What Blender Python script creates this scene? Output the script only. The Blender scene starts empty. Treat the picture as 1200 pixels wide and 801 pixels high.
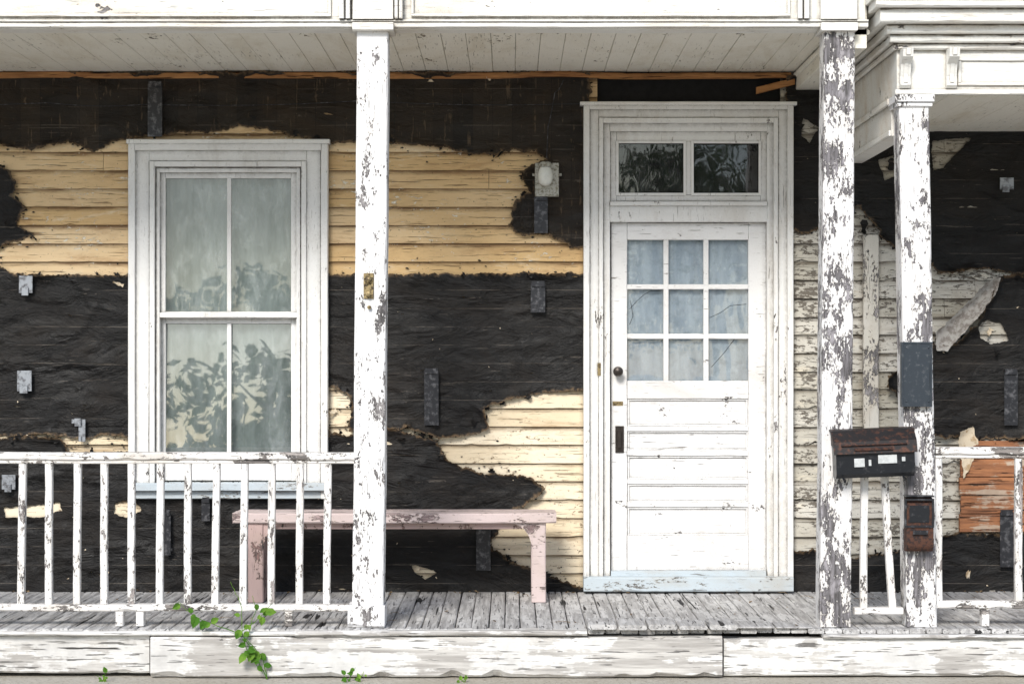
import bpy, bmesh, math, random
import numpy as np
from mathutils import Vector, noise as mn, Matrix, kdtree
from mathutils.geometry import delaunay_2d_cdt
random.seed(7); rng=np.random.RandomState(5)
R=random.uniform
scene=bpy.context.scene
scene.view_settings.view_transform='Standard'; scene.view_settings.look='None'; scene.view_settings.exposure=0
# ---------------------------------------------------------------- units: metres, wall face y=0, floor z=0
CAM_D=11.0; EYE=1.335; F=2200.0
def X(px,y=0): return (px-600)*(CAM_D+y)/F
def Z(py,y=0): return EYE-(py-425)*(CAM_D+y)/F
# ---------------------------------------------------------------- node helpers
class NT:
    def __init__(s,name):
        s.m=bpy.data.materials.new(name); s.m.use_nodes=True; s.t=s.m.node_tree; s.t.nodes.clear()
        s.out=s.t.nodes.new('ShaderNodeOutputMaterial')
        s.tc=s.t.nodes.new('ShaderNodeTexCoord').outputs['Object']
    def n(s,t,ins=None,**a):
        nd=s.t.nodes.new(t)
        for k,v in a.items(): setattr(nd,k,v)
        for k,v in (ins or {}).items():
            if isinstance(v,bpy.types.NodeSocket): s.t.links.new(v,nd.inputs[k])
            else: nd.inputs[k].default_value=v
        return nd
    def map(s,sc,loc=(0,0,0),rot=(0,0,0)):
        return s.n('ShaderNodeMapping',{'Vector':s.tc,'Scale':sc,'Location':loc,'Rotation':rot}).outputs[0]
    def noise(s,v,sc,det=4,ro=.55,di=0): return s.n('ShaderNodeTexNoise',{'Vector':v,'Scale':sc,'Detail':det,'Roughness':ro,'Distortion':di}).outputs[0]
    def mr(s,v,a,b,lo=0.,hi=1.,smooth=True):
        return s.n('ShaderNodeMapRange',{0:v,1:a,2:b,3:lo,4:hi},interpolation_type='SMOOTHSTEP' if smooth else 'LINEAR').outputs[0]
    def mix(s,f,a,b,bt='MIX'):
        def c(q): return q if isinstance(q,bpy.types.NodeSocket) else (*q[:3],1)
        nd=s.n('ShaderNodeMix',{0:f,6:c(a),7:c(b)},data_type='RGBA',blend_type=bt); return nd.outputs[2]
    def ma(s,op,a,b=0.,c=0.): return s.n('ShaderNodeMath',{0:a,1:b,2:c},operation=op).outputs[0]
    def sep(s): return s.n('ShaderNodeSeparateXYZ',{0:s.tc}).outputs
    def bump(s,h,d=.002,st=1.,nrm=None):
        i={'Height':h,'Distance':d,'Strength':st}
        if nrm: i['Normal']=nrm
        return s.n('ShaderNodeBump',i).outputs[0]
    def done(s,col,rough=.7,nrm=None,metal=0.,spec=.35):
        i={'Base Color':col if isinstance(col,bpy.types.NodeSocket) else (*col,1),'Roughness':rough,'Metallic':metal,'Specular IOR Level':spec}
        if nrm: i['Normal']=nrm
        b=s.n('ShaderNodeBsdfPrincipled',i); s.t.links.new(b.outputs[0],s.out.inputs[0]); return s.m
GR={'x':(.06,1,1),'y':(1,.06,1),'z':(1,1,.06)}
def paint(name,col=(.83,.825,.81),under=(.23,.215,.215),under2=(.085,.08,.08),t=.6,sc=1.,grain='z',st=(1,1,.5),grime=.35,gcol=(.4,.32,.22),crack=.35,ao=.8,t2=.68,rough=.6,chsc=30,ckt=.63):
    g=NT(name); co=g.map(st); gv=g.map(GR[grain])
    a=g.noise(co,5*sc,5,.66,.3); b=g.noise(co,48*sc,3,.7)
    h=g.ma('MULTIPLY_ADD',g.ma('SUBTRACT',b,.5),.45,a)
    mask=g.mr(h,t,t+.01); rim=g.mr(h,t-.04,t)
    sm=g.noise(co,chsc,4,.65); chips=g.mr(sm,t2,t2+.012)
    edge=g.ma('MAXIMUM',g.ma('MULTIPLY',mask,g.mr(h,t+.05,t+.012)),g.ma('MULTIPLY',chips,g.mr(sm,t2+.04,t2+.012)))
    mask=g.ma('MAXIMUM',mask,chips)
    gn=g.noise(gv,60,4,.7); wood=g.mix(g.mr(gn,.35,.65),under2,under)
    wood=g.mix(g.ma('MULTIPLY',g.mr(g.noise(co,14,3,.6),.5,.62),.5),wood,[min(1,c*2.1) for c in under])
    wood=g.mix(g.ma('MULTIPLY',edge,.75),wood,(.03,.025,.025))  # shadow line painted along chip edges so the paint looks thick
    ck=g.mr(g.noise(gv,130,3,.6),ckt,ckt+.04); ckm=g.ma('MULTIPLY',ck,g.mr(g.noise(co,3.1,3,.6),.42,.6,0,crack))
    big=g.noise(co,2.3,6,.74,.6); gm=g.ma('MULTIPLY',g.mr(big,.45,.75),grime)
    p=g.mix(gm,col,gcol)
    fn=g.noise(g.tc,170,3,.6)
    p=g.mix(g.mr(fn,.42,.78,0,.2),p,(.4,.37,.33))
    spk=g.ma('MULTIPLY',g.mr(fn,.67,.71),g.mr(big,.4,.6,.2,1)); p=g.mix(g.ma('MULTIPLY',spk,.75),p,(.1,.08,.07))
    p=g.mix(g.ma('MULTIPLY',rim,.3),p,gcol)
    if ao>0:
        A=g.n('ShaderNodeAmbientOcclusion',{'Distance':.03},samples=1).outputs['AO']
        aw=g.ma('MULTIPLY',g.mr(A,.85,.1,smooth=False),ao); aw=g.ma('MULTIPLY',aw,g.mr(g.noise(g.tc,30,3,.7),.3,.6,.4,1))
        p=g.mix(aw,p,[c*.25 for c in gcol])  # occlusion tint: crevice grime together with corner shade painted into the colour
    p=g.mix(ckm,p,(.12,.1,.085))
    c=g.mix(mask,p,wood)
    hh=g.ma('SUBTRACT',g.ma('MULTIPLY',gn,.25),mask); hh=g.ma('SUBTRACT',hh,g.ma('MULTIPLY',ck,.3))
    return g.done(c,g.ma('MULTIPLY_ADD',mask,.25,rough),g.bump(hh,.0025,1.))
def woodm(name,c1,c2,grain='x',sc=40,rough=.85,c3=None,t3=.55,crk=.63,deep=.66,dk=.1):
    g=NT(name); gv=g.map(GR[grain]); n1=g.noise(gv,sc,6,.7,.4); n2=g.noise(g.tc,3,5,.65)
    c=g.mix(g.mr(n1,.33,.67),c1,c2)
    if c3:
        n3=g.noise(gv,18,6,.75); c=g.mix(g.mr(g.ma('MULTIPLY_ADD',n3,.8,n2),t3+.33,t3+.4),c,c3)
    c=g.mix(g.mr(n2,.4,.75,0,.45),c,[q*.45 for q in c1])
    ck=g.mr(g.noise(gv,95,3,.5),crk,crk+.03); c=g.mix(g.ma('MULTIPLY',ck,.8),c,[q*.25 for q in c1])
    ck2=g.mr(g.noise(gv,22,3,.5,.5),deep,deep+.02); c=g.mix(ck2,c,[q*dk for q in c1])
    return g.done(c,rough,g.bump(g.ma('SUBTRACT',g.ma('SUBTRACT',n1,ck),ck2),.004,.9))
def plain(name,col,rough=.5,metal=0.,var=.4,c2=None,bs=30,t=.5):
    g=NT(name); n=g.noise(g.tc,bs,5,.65); c=g.mix(g.mr(n,t-.08,t+.12,0,1 if c2 else var),col,c2 or [q*.4 for q in col])
    return g.done(c,rough,g.bump(n,.001,.5),metal)
# --- materials
M={}
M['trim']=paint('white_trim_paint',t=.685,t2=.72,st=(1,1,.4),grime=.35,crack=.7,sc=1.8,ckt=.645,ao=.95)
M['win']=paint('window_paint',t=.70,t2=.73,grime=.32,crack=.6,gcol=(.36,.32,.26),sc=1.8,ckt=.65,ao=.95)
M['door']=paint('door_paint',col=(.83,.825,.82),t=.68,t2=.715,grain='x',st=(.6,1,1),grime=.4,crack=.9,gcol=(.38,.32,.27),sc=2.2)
M['post']=paint('post_paint',col=(.83,.825,.83),t=.592,sc=2.,st=(1,1,.5),t2=.645,grime=.3,crack=.8,ao=0,chsc=38)
M['post2']=paint('post_paint_worn',col=(.81,.8,.8),under=(.25,.235,.25),t=.553,sc=1.8,st=(1,1,.42),t2=.625,grime=.4,crack=.8,ao=0,chsc=42)
M['rail']=paint('rail_paint',col=(.8,.78,.76),under=(.3,.27,.25),t=.585,sc=2,grain='x',st=(.5,1,1),t2=.63,ao=0,crack=.9,chsc=50,grime=.5)
M['bal']=paint('baluster_paint',col=(.8,.785,.77),under=(.28,.25,.24),t=.585,sc=2.6,st=(1,1,.4),t2=.635,ao=0,crack=.9,chsc=50,grime=.5)
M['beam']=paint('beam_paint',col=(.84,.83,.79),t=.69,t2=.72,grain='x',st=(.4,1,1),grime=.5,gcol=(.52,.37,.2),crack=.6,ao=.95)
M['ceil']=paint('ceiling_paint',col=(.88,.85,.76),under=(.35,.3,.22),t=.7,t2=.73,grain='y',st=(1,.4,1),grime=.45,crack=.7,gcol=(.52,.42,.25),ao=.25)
M['sill']=paint('blue_grey_sill',col=(.5,.57,.62),under=(.4,.4,.38),t=.62,grain='x',st=(.4,1,1),grime=.45,ao=0,sc=2,crack=.8)
M['fascia']=woodm('weathered_timber',(.36,.34,.32),(.66,.64,.61),'x',28,.85,(.82,.81,.79),.54,.635,.675,.17)
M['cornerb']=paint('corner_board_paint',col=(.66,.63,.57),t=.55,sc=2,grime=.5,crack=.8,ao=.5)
M['bench']=paint('bench_paint',col=(.62,.51,.495),under=(.36,.28,.27),under2=(.15,.1,.1),t=.585,sc=2,grain='x',st=(.4,1,1),grime=.3,ao=0,crack=.8)
M['benchleg']=paint('bench_leg_paint',col=(.5,.36,.34),under=(.3,.18,.16),t=.58,sc=2.4,grime=.4,ao=0)
M['floor']=woodm('floor_boards_wood',(.3,.29,.285),(.58,.57,.56),'y',40,.85,(.7,.69,.68),.58)
M['raw']=woodm('raw_orange_wood',(.3,.13,.05),(.58,.29,.11),'x',45,deep=.6)
M['raw2']=woodm('sheathing_wood',(.2,.085,.045),(.46,.2,.09),'x',45,c3=(.55,.44,.34),t3=.66)
M['black']=plain('black_enamel',(.014,.016,.02),.3,.0,c2=(.06,.06,.065),t=.62)
M['plate']=plain('blue_grey_metal',(.04,.05,.062),.5,.3,c2=(.12,.13,.14),t=.6)
M['rust']=plain('rusted_metal',(.10,.045,.03),.8,.2,c2=(.03,.022,.022),bs=60)
M['rustd']=plain('dark_rusted_metal',(.022,.02,.021),.55,.3,c2=(.10,.045,.03),bs=35,t=.55)
M['steel']=plain('galvanised_metal',(.33,.35,.38),.45,.6,c2=(.12,.12,.13),t=.52)
M['dsteel']=plain('dark_metal_strap',(.03,.031,.036),.38,.4,c2=(.13,.13,.14),t=.56)
M['brass']=plain('old_brass',(.35,.27,.14),.45,.7,c2=(.06,.045,.03),bs=90)
M['knob']=plain('door_hardware',(.06,.05,.045),.35,.7)
M['label']=plain('paper_label',(.6,.62,.62),.6,0,.3)
M['dark']=plain('dark_interior',(.015,.015,.016),.9)
M['bulb']=plain('frosted_glass_jar',(.76,.76,.7),.15,0,.15)
M['lampb']=plain('lamp_box_metal',(.46,.45,.4),.5,.1,c2=(.2,.18,.13),t=.52,bs=60)
M['debris']=plain('dry_leaves',(.16,.1,.05),.9,0,c2=(.3,.22,.12),bs=20)
def siding_mat(name,c1,c2,dirt,peel_t,peelc,spk=.72):
    g=NT(name); s=g.sep(); row=g.ma('FLOOR',g.ma('DIVIDE',s[2],PITCH))
    v=g.n('ShaderNodeCombineXYZ',{0:g.ma('MULTIPLY',s[0],.5),1:g.ma('MULTIPLY',row,3.7),2:0.}).outputs[0]
    b=g.noise(v,1.3,2,.5); c=g.mix(g.mr(b,.35,.65),c1,c2)
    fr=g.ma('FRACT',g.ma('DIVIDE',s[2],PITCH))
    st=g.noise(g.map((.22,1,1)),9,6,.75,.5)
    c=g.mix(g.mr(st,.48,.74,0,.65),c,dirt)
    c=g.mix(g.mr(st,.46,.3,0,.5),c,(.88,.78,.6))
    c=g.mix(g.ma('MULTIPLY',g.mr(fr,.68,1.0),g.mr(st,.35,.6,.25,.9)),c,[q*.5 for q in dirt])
    n2=g.noise(g.map((.5,1,1.2)),48,5,.72); n3=g.noise(g.map((.3,1,1)),5,4,.65)
    pk=g.mr(g.ma('MULTIPLY_ADD',n3,.6,n2),peel_t+.3,peel_t+.315)
    c=g.mix(pk,c,peelc)
    ck=g.mr(g.noise(g.map((.04,1,1)),110,3,.6),.61,.66); c=g.mix(g.ma('MULTIPLY',ck,.65),c,[q*.3 for q in dirt])
    f=g.noise(g.tc,85,3,.6); sp=g.mr(f,spk-.03,spk); c=g.mix(g.ma('MULTIPLY',sp,.85),c,(.05,.035,.025))
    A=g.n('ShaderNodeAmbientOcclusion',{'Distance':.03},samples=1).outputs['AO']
    c=g.mix(g.mr(A,.8,.0,0,.75,False),c,(.05,.033,.02))  # dark brown by occlusion: grime and painted shade under laps and in gaps
    return g.done(c,.75,g.bump(g.ma('SUBTRACT',n2,g.ma('ADD',ck,pk)),.0018,.9))
PITCH=.107
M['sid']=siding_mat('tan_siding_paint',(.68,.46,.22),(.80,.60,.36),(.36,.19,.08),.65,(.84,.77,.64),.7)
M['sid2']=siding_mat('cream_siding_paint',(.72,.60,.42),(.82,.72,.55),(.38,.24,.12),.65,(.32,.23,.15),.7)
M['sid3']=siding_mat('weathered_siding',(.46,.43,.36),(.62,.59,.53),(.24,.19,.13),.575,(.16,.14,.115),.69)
def tar_mat(name,c1,c2,seams=False):
    g=NT(name); s=g.sep()
    big=g.noise(g.map((.6,1,1)),3.5,6,.72,.6); fine=g.noise(g.tc,45,5,.78)
    c=g.mix(g.mr(big,.42,.7),c1,c2)
    c=g.mix(g.mr(fine,.56,.8,0,.3),c,(.08,.065,.055))
    fr=g.ma('FRACT',g.ma('DIVIDE',g.ma('MULTIPLY_ADD',g.noise(g.map((1,0,0)),2.,2,.5),.012,s[2]),PITCH))
    ln=g.ma('MULTIPLY',g.mr(g.ma('ABSOLUTE',g.ma('SUBTRACT',fr,.5)),.016,.003),g.mr(g.noise(g.map((.4,1,4)),6,5,.75),.46,.62,0,.6))
    c=g.mix(ln,c,(.26,.22,.18))
    scr=g.ma('MULTIPLY',g.mr(g.noise(g.map((.03,1,1)),60,3,.7),.66,.7),.35); c=g.mix(scr,c,(.2,.17,.14))
    if seams:
        v=g.n('ShaderNodeCombineXYZ',{0:g.ma('FLOOR',g.ma('DIVIDE',s[0],.115)),1:0.,2:0.}).outputs[0]
        bw=g.noise(v,7.3,1,.5); c=g.mix(g.mr(bw,.4,.65,0,.35),c,(.05,.034,.02))
        f2=g.ma('FRACT',g.ma('DIVIDE',s[0],.115)); sm=g.mr(f2,.05,.0); c=g.mix(g.ma('MULTIPLY',sm,g.mr(fine,.35,.6,.2,1)),c,(.005,.004,.003))
        c=g.mix(g.ma('MULTIPLY',g.mr(g.noise(g.map((1,1,.08)),40,3,.7),.6,.68),.5),c,(.16,.11,.065))
    ed=g.n('ShaderNodeAttribute',attribute_name='edge').outputs['Fac']
    c=g.mix(g.ma('MULTIPLY',g.mr(ed,.3,.95),g.mr(fine,.4,.55,.0,.75)),c,(.2,.13,.07))
    fl=g.mr(g.noise(g.map((.6,1,1)),42,4,.8),.735,.745); c=g.mix(fl,c,(.5,.42,.3))
    wr=g.noise(g.map((.45,1,1)),7,7,.68,1.5); wr2=g.noise(g.map((.3,1,1)),2.6,3,.6,2.)
    h=g.ma('MULTIPLY_ADD',fine,.1,wr); h=g.ma('MULTIPLY_ADD',wr2,1.4,h)
    return g.done(c,g.mr(big,.3,.7,.38,.66),g.bump(h,.026,1.),0,.33)
M['tar']=tar_mat('tar_paper',(.0045,.004,.004),(.014,.011,.009))
M['tarb']=tar_mat('brown_tar_paper',(.009,.0065,.0045),(.03,.020,.012),True)
M['paper']=plain('torn_paper_back',(.45,.43,.4),.8,0,c2=(.25,.22,.2),t=.5)
M['scrap']=plain('torn_paper_cream',(.66,.56,.42),.8,0,c2=(.4,.28,.16),t=.55)
def glass(name,dust,dcol,bumpd=.004,refl=1.0):
    g=NT(name)
    nr=g.bump(g.noise(g.map((1,1,.6)),3.2,2,.4),bumpd,1.)
    fr=g.n('ShaderNodeFresnel',{'IOR':1.55,'Normal':nr}).outputs[0]
    gl=g.n('ShaderNodeBsdfGlossy',{'Color':(1,1,1,1),'Roughness':.015,'Normal':nr}).outputs[0]
    tr=g.n('ShaderNodeBsdfTransparent',{'Color':(.93,.95,.95,1)}).outputs[0]
    di=g.n('ShaderNodeBsdfDiffuse',{'Color':(*dcol,1)}).outputs[0]
    dn=g.noise(g.map((1,1,.5)),9,6,.8,.5); df=g.mr(dn,.42,.75,dust*.2,dust)
    m1=g.n('ShaderNodeMixShader',{0:df,1:tr,2:di}).outputs[0]
    m2=g.n('ShaderNodeMixShader',{0:g.ma('MINIMUM',g.ma('MULTIPLY',fr,refl),1.),1:m1,2:gl}).outputs[0]
    g.t.links.new(m2,g.out.inputs[0]); return g.m
M['glass']=glass('window_glass',.45,(.62,.67,.66),.0018,1.5)
M['glassl']=glass('window_glass_lower',.3,(.62,.66,.68),.0009,3.6)
M['glass2']=glass('door_glass',.35,(.58,.64,.69),.003,1.5)
M['glasst']=glass('transom_glass',.12,(.45,.46,.47),.003,1.6)
g=NT('curtain_cloth'); w=g.noise(g.map((1,1,.12)),9,4,.6); w2=g.noise(g.map((1,1,.4)),7,7,.78,.2)
c=g.mix(g.mr(w,.3,.7),(.2,.25,.24),(.42,.48,.465)); c=g.mix(g.mr(w2,.5,.72,0,.7),c,(.66,.7,.69)); c=g.mix(g.mr(w2,.46,.28,0,.6),c,(.12,.15,.14)); M['curtain']=g.done(c,.9)
g=NT('door_curtain_cloth'); w=g.noise(g.map((1,1,.2)),14,5,.6); w2=g.noise(g.tc,16,7,.75); c=g.mix(g.mr(w,.35,.65),(.40,.47,.55),(.58,.65,.71)); c=g.mix(g.mr(w2,.48,.65,0,.5),c,(.26,.31,.35)); M['dcurtain']=g.done(c,.9)
g=NT('ground_gravel_concrete'); n1=g.noise(g.tc,1.2,8,.7); n2=g.noise(g.tc,40,6,.75); c=g.mix(g.mr(n1,.4,.65),(.48,.44,.37),(.56,.53,.47)); c=g.mix(g.mr(n2,.5,.7,0,.8),c,(.2,.16,.12)); M['ground']=g.done(c,.9,g.bump(n2,.02,.8))
def leafm(name,a,b):
    g=NT(name); n=g.noise(g.tc,9,3,.6); c=g.mix(g.mr(n,.35,.65),a,b)
    d=g.n('ShaderNodeBsdfDiffuse',{'Color':c}).outputs[0]; t=g.n('ShaderNodeBsdfTranslucent',{'Color':c}).outputs[0]
    m=g.n('ShaderNodeMixShader',{0:.35,1:d,2:t}).outputs[0]; g.t.links.new(m,g.out.inputs[0]); return g.m
M['leaf']=leafm('foliage',(.03,.07,.015),(.07,.13,.03)); M['vine']=leafm('vine_leaves',(.08,.2,.03),(.22,.38,.06))
M['bark']=plain('bark',(.1,.075,.05),.9,0,.6,bs=12)
# ---------------------------------------------------------------- geometry helpers
COL=scene.collection
def empty(name,loc=(0,0,0)):
    e=bpy.data.objects.new(name,None); e.location=loc; e.empty_display_size=.2; COL.objects.link(e); return e
def put(name,vs,fs,mat,parent=None,smooth=False):
    me=bpy.data.meshes.new(name); me.from_pydata([tuple(v) for v in vs],[],fs); me.update()
    if smooth: me.polygons.foreach_set('use_smooth',[True]*len(me.polygons))
    o=bpy.data.objects.new(name,me); me.materials.append(mat); COL.objects.link(o)
    if parent: o.parent=parent; o.matrix_parent_inverse=Matrix.Translation(parent.location).inverted()
    return o
class G:
    def __init__(s): s.v=[]; s.f=[]; s.k=0
    def box(s,x0,x1,y0,y1,z0,z1,c=.003,w=.0012,step=.07,tf=None,chip=1.):
        s.k+=1; lo=[min(x0,x1),min(y0,y1),min(z0,z1)]; hi=[max(x0,x1),max(y0,y1),max(z0,z1)]
        L=[hi[i]-lo[i] for i in range(3)]; ax=L.index(max(L)); a,b=[i for i in range(3) if i!=ax]
        c=min(c,L[a]*.3,L[b]*.3); n=max(1,int(L[ax]/step)); base=len(s.v); sd=s.k*7.13
        for i in range(n+1):
            t=lo[ax]+L[ax]*i/n
            oa=mn.noise(Vector((t*1.7+sd,sd,0)))*w; ob=mn.noise(Vector((t*1.7+sd,sd,9)))*w
            pts=[]
            for qi,(ea,eb) in enumerate(((0,0),(1,0),(1,1),(0,1))):
                cc=c*(1+1.2*chip*max(0,mn.noise(Vector((t*9+sd,qi*5,sd)))*1.6))
                cc=min(cc,L[a]*.45,L[b]*.45)
                A=hi[a] if ea else lo[a]; B=hi[b] if eb else lo[b]
                sa=-1 if ea else 1; sb=-1 if eb else 1
                p1=(A+sa*cc,B); p2=(A,B+sb*cc)
                if (ea,eb) in ((0,0),(1,1)): pts+= [p2,p1]
                else: pts+=[p1,p2]
            for (A,B) in pts:
                v=[0,0,0]; v[ax]=t; v[a]=A+oa; v[b]=B+ob; v=Vector(v); s.v.append(tf(v) if tf else v)
        for i in range(n):
            for j in range(8):
                p=base+i*8+j; q=base+i*8+(j+1)%8
                s.f.append((p,q,q+8,p+8))
        s.f.append(tuple(base+j for j in reversed(range(8)))); s.f.append(tuple(base+n*8+j for j in range(8)))
    def pb(s,px0,px1,py0,py1,yf,yb,**k):
        s.box(X(px0,yf),X(px1,yf),yf,yb,Z(py1,yf),Z(py0,yf),**k)
    def prism(s,poly,y0,y1):
        b=len(s.v); n=len(poly)
        for y in (y0,y1):
            for (x,z) in poly: s.v.append(Vector((x,y,z)))
        s.f.append(tuple(range(b,b+n))); s.f.append(tuple(reversed(range(b+n,b+2*n))))
        for i in range(n):
            j=(i+1)%n; s.f.append((b+i,b+j,b+n+j,b+n+i))
    def prismx(s,poly,x0,x1,tf=None):
        b=len(s.v); n=len(poly)
        for x in (x0,x1):
            for (y,z) in poly: v=Vector((x,y,z)); s.v.append(tf(v) if tf else v)
        s.f.append(tuple(range(b,b+n))); s.f.append(tuple(reversed(range(b+n,b+2*n))))
        for i in range(n):
            j=(i+1)%n; s.f.append((b+i,b+j,b+n+j,b+n+i))
    def lathe(s,prof,c,axis='y',n=20):
        b=len(s.v)
        for (r,h) in prof:
            for i in range(n):
                a=2*math.pi*i/n
                if axis=='y': s.v.append(Vector((c[0]+r*math.cos(a),c[1]-h,c[2]+r*math.sin(a))))
                else: s.v.append(Vector((c[0]+r*math.cos(a),c[1]+r*math.sin(a),c[2]+h)))
        for k in range(len(prof)-1):
            for i in range(n):
                j=(i+1)%n; s.f.append((b+k*n+i,b+k*n+j,b+(k+1)*n+j,b+(k+1)*n+i))
        s.f.append(tuple(b+(len(prof)-1)*n+i for i in range(n)))
    def frame(s,px0,px1,py0,py1,w,yf,yb,wt=None,wb=None,**k):
        wt=w if wt is None else wt; wb=w if wb is None else wb
        s.pb(px0,px0+w,py0,py1,yf,yb,**k); s.pb(px1-w,px1,py0,py1,yf,yb,**k)
        if wt: s.pb(px0+w,px1-w,py0,py0+wt,yf+.0007,yb,**k)
        if wb: s.pb(px0+w,px1-w,py1-wb,py1,yf+.0007,yb,**k)
    def obj(s,name,mat,parent=None,smooth=False): 
        o=put(name,s.v,s.f,mat,parent,smooth)
        bm=bmesh.new(); bm.from_mesh(o.data); bmesh.ops.recalc_face_normals(bm,faces=bm.faces); bm.to_mesh(o.data); bm.free()
        return o
def tube(m,pts,r0,r1,n=6):
    b=len(m.v); N=len(pts)
    for i,p in enumerate(pts):
        p=Vector(p); d=(Vector(pts[min(i+1,N-1)])-Vector(pts[max(i-1,0)])).normalized(); u=d.orthogonal().normalized(); w=d.cross(u); r=r0+(r1-r0)*i/(N-1)
        for k in range(n): a=2*math.pi*k/n; m.v.append(p+u*r*math.cos(a)+w*r*math.sin(a))
    for i in range(N-1):
        for k in range(n): m.f.append((b+i*n+k,b+i*n+(k+1)%n,b+(i+1)*n+(k+1)%n,b+(i+1)*n+k))
house=empty('wooden_house',(0,0,0))
# ---------------------------------------------------------------- clapboard siding
WIN=(X(180),X(356),Z(566),Z(192)); DOOR=(X(700),X(914),-.05,Z(140))
def rowspans(x0,x1,z):
    sp=[(x0,x1)]
    for o in (WIN,DOOR):
        if o[2]-.05<z<o[3]:
            ns=[]
            for a,b in sp:
                if o[1]<=a or o[0]>=b: ns.append((a,b)); continue
                if a<o[0]: ns.append((a,o[0]))
                if o[1]<b: ns.append((o[1],b))
            sp=ns
    return sp
def siding(name,x0,x1,z0,z1,mat,rough=1.):
    m=G(); r0=int(math.floor(z0/PITCH)); r1=int(math.ceil(z1/PITCH))
    for r in range(r0,r1):
        z=r*PITCH
        for a,b in rowspans(x0,x1,z+.05):
            cuts=[a]; c=a+R(.8,3)
            while c<b-.4: cuts.append(c); c+=R(1.2,3.5)
            cuts.append(b)
            for i in range(len(cuts)-1):
                p,q=cuts[i]+.0012,cuts[i+1]-.0012; dz=R(-.002,.002)*rough; dy=R(-.002,.001)*rough
                n=max(1,int((q-p)/.04)); base=len(m.v)
                for k in range(n+1):
                    x=p+(q-p)*k/n; nz=mn.noise(Vector((x*2.3,r*3.3,0)))*.003*rough; chip=max(0,mn.noise(Vector((x*11,r*5.1,3)))-.3)*.025*rough
                    ny=mn.noise(Vector((x*1.5,r*2.3,7)))*.003*rough
                    zb=z+dz+nz+chip
                    for (y,zz) in ((.012,zb),(-.017+dy+ny,zb),(-.018+dy+ny,zb+.003),(-.004+ny*.5,z+PITCH+.012),(.012,z+PITCH+.012)):
                        m.v.append(Vector((x,y,zz)))
                for k in range(n):
                    for j in range(5):
                        A=base+k*5+j; B=base+k*5+(j+1)%5; m.f.append((A,B,B+5,A+5))
                m.f.append(tuple(base+j for j in range(5))); m.f.append(tuple(base+n*5+j for j in reversed(range(5))))
    return m.obj(name,mat,house)
ZS=Z(452)
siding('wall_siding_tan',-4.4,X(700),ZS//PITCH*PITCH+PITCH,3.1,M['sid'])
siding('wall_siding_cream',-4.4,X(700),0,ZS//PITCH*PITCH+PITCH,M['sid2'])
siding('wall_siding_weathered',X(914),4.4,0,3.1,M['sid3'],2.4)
m=G()
m.box(-4.4,WIN[0],.013,.12,-.24,3.2,step=9); m.box(WIN[1],DOOR[0],.013,.12,-.24,3.2,step=9); m.box(DOOR[1],4.4,.013,.12,-.24,3.2,step=9)
m.box(WIN[0],WIN[1],.014,.12,-.24,WIN[2],step=9); m.box(WIN[0],WIN[1],.014,.12,WIN[3],3.2,step=9); m.box(DOOR[0],DOOR[1],.014,.12,DOOR[3],3.2,step=9)
m.obj('wall_core',M['dark'],house)
m=G(); m.box(-4.4,4.4,5.9,6.,-.24,6,step=9); m.box(-4.5,-4.4,.0,6.,-.24,6,step=9); m.box(4.4,4.5,.0,6.,-.24,6,step=9); m.box(-4.4,4.4,.0,.12,3.202,6,step=9); m.box(-4.4,4.4,.12,5.9,5.9,6,step=9); m.box(-4.4,4.4,.122,5.9,-.05,0,step=9)
m.obj('house_body_walls',M['sid3'],house)
m=G(); m.prismx([(-.5,5.95),(3,7.8),(6.5,5.95),(6.5,6.05),(3,7.9),(-.5,6.05)],-4.8,4.8); m.obj('main_roof',M['dark'],house)
# ---------------------------------------------------------------- tar paper sheets
def inpoly(P,poly):
    x=P[:,0]; z=P[:,1]; ins=np.zeros(len(P),bool); n=len(poly); j=n-1
    for i in range(n):
        xi,zi=poly[i]; xj,zj=poly[j]
        if zi!=zj:
            c=((zi>z)!=(zj>z))&(x<(xj-xi)*(z-zi)/(zj-zi)+xi); ins^=c
        j=i
    return ins
def rag(pts,amp,seed,step=.008):
    out=[]; n=len(pts)
    for i in range(n):
        a=Vector(pts[i]); b=Vector(pts[(i+1)%n]); L=(b-a).length; k=max(1,int(L/step)); nr=Vector((-(b-a).y,(b-a).x)).normalized() if L>0 else Vector((0,0))
        for q in range(k):
            p=a+(b-a)*q/k
            d=mn.noise(Vector((p.x*6,p.y*6,seed)))*amp*1.5+mn.noise(Vector((p.x*22,p.y*22,seed+3)))*amp*1.3+mn.noise(Vector((p.x*75,p.y*75,seed+5)))*amp
            p=p+nr*d; out.append((p.x,p.y))
    return out
OUT=[]
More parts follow.
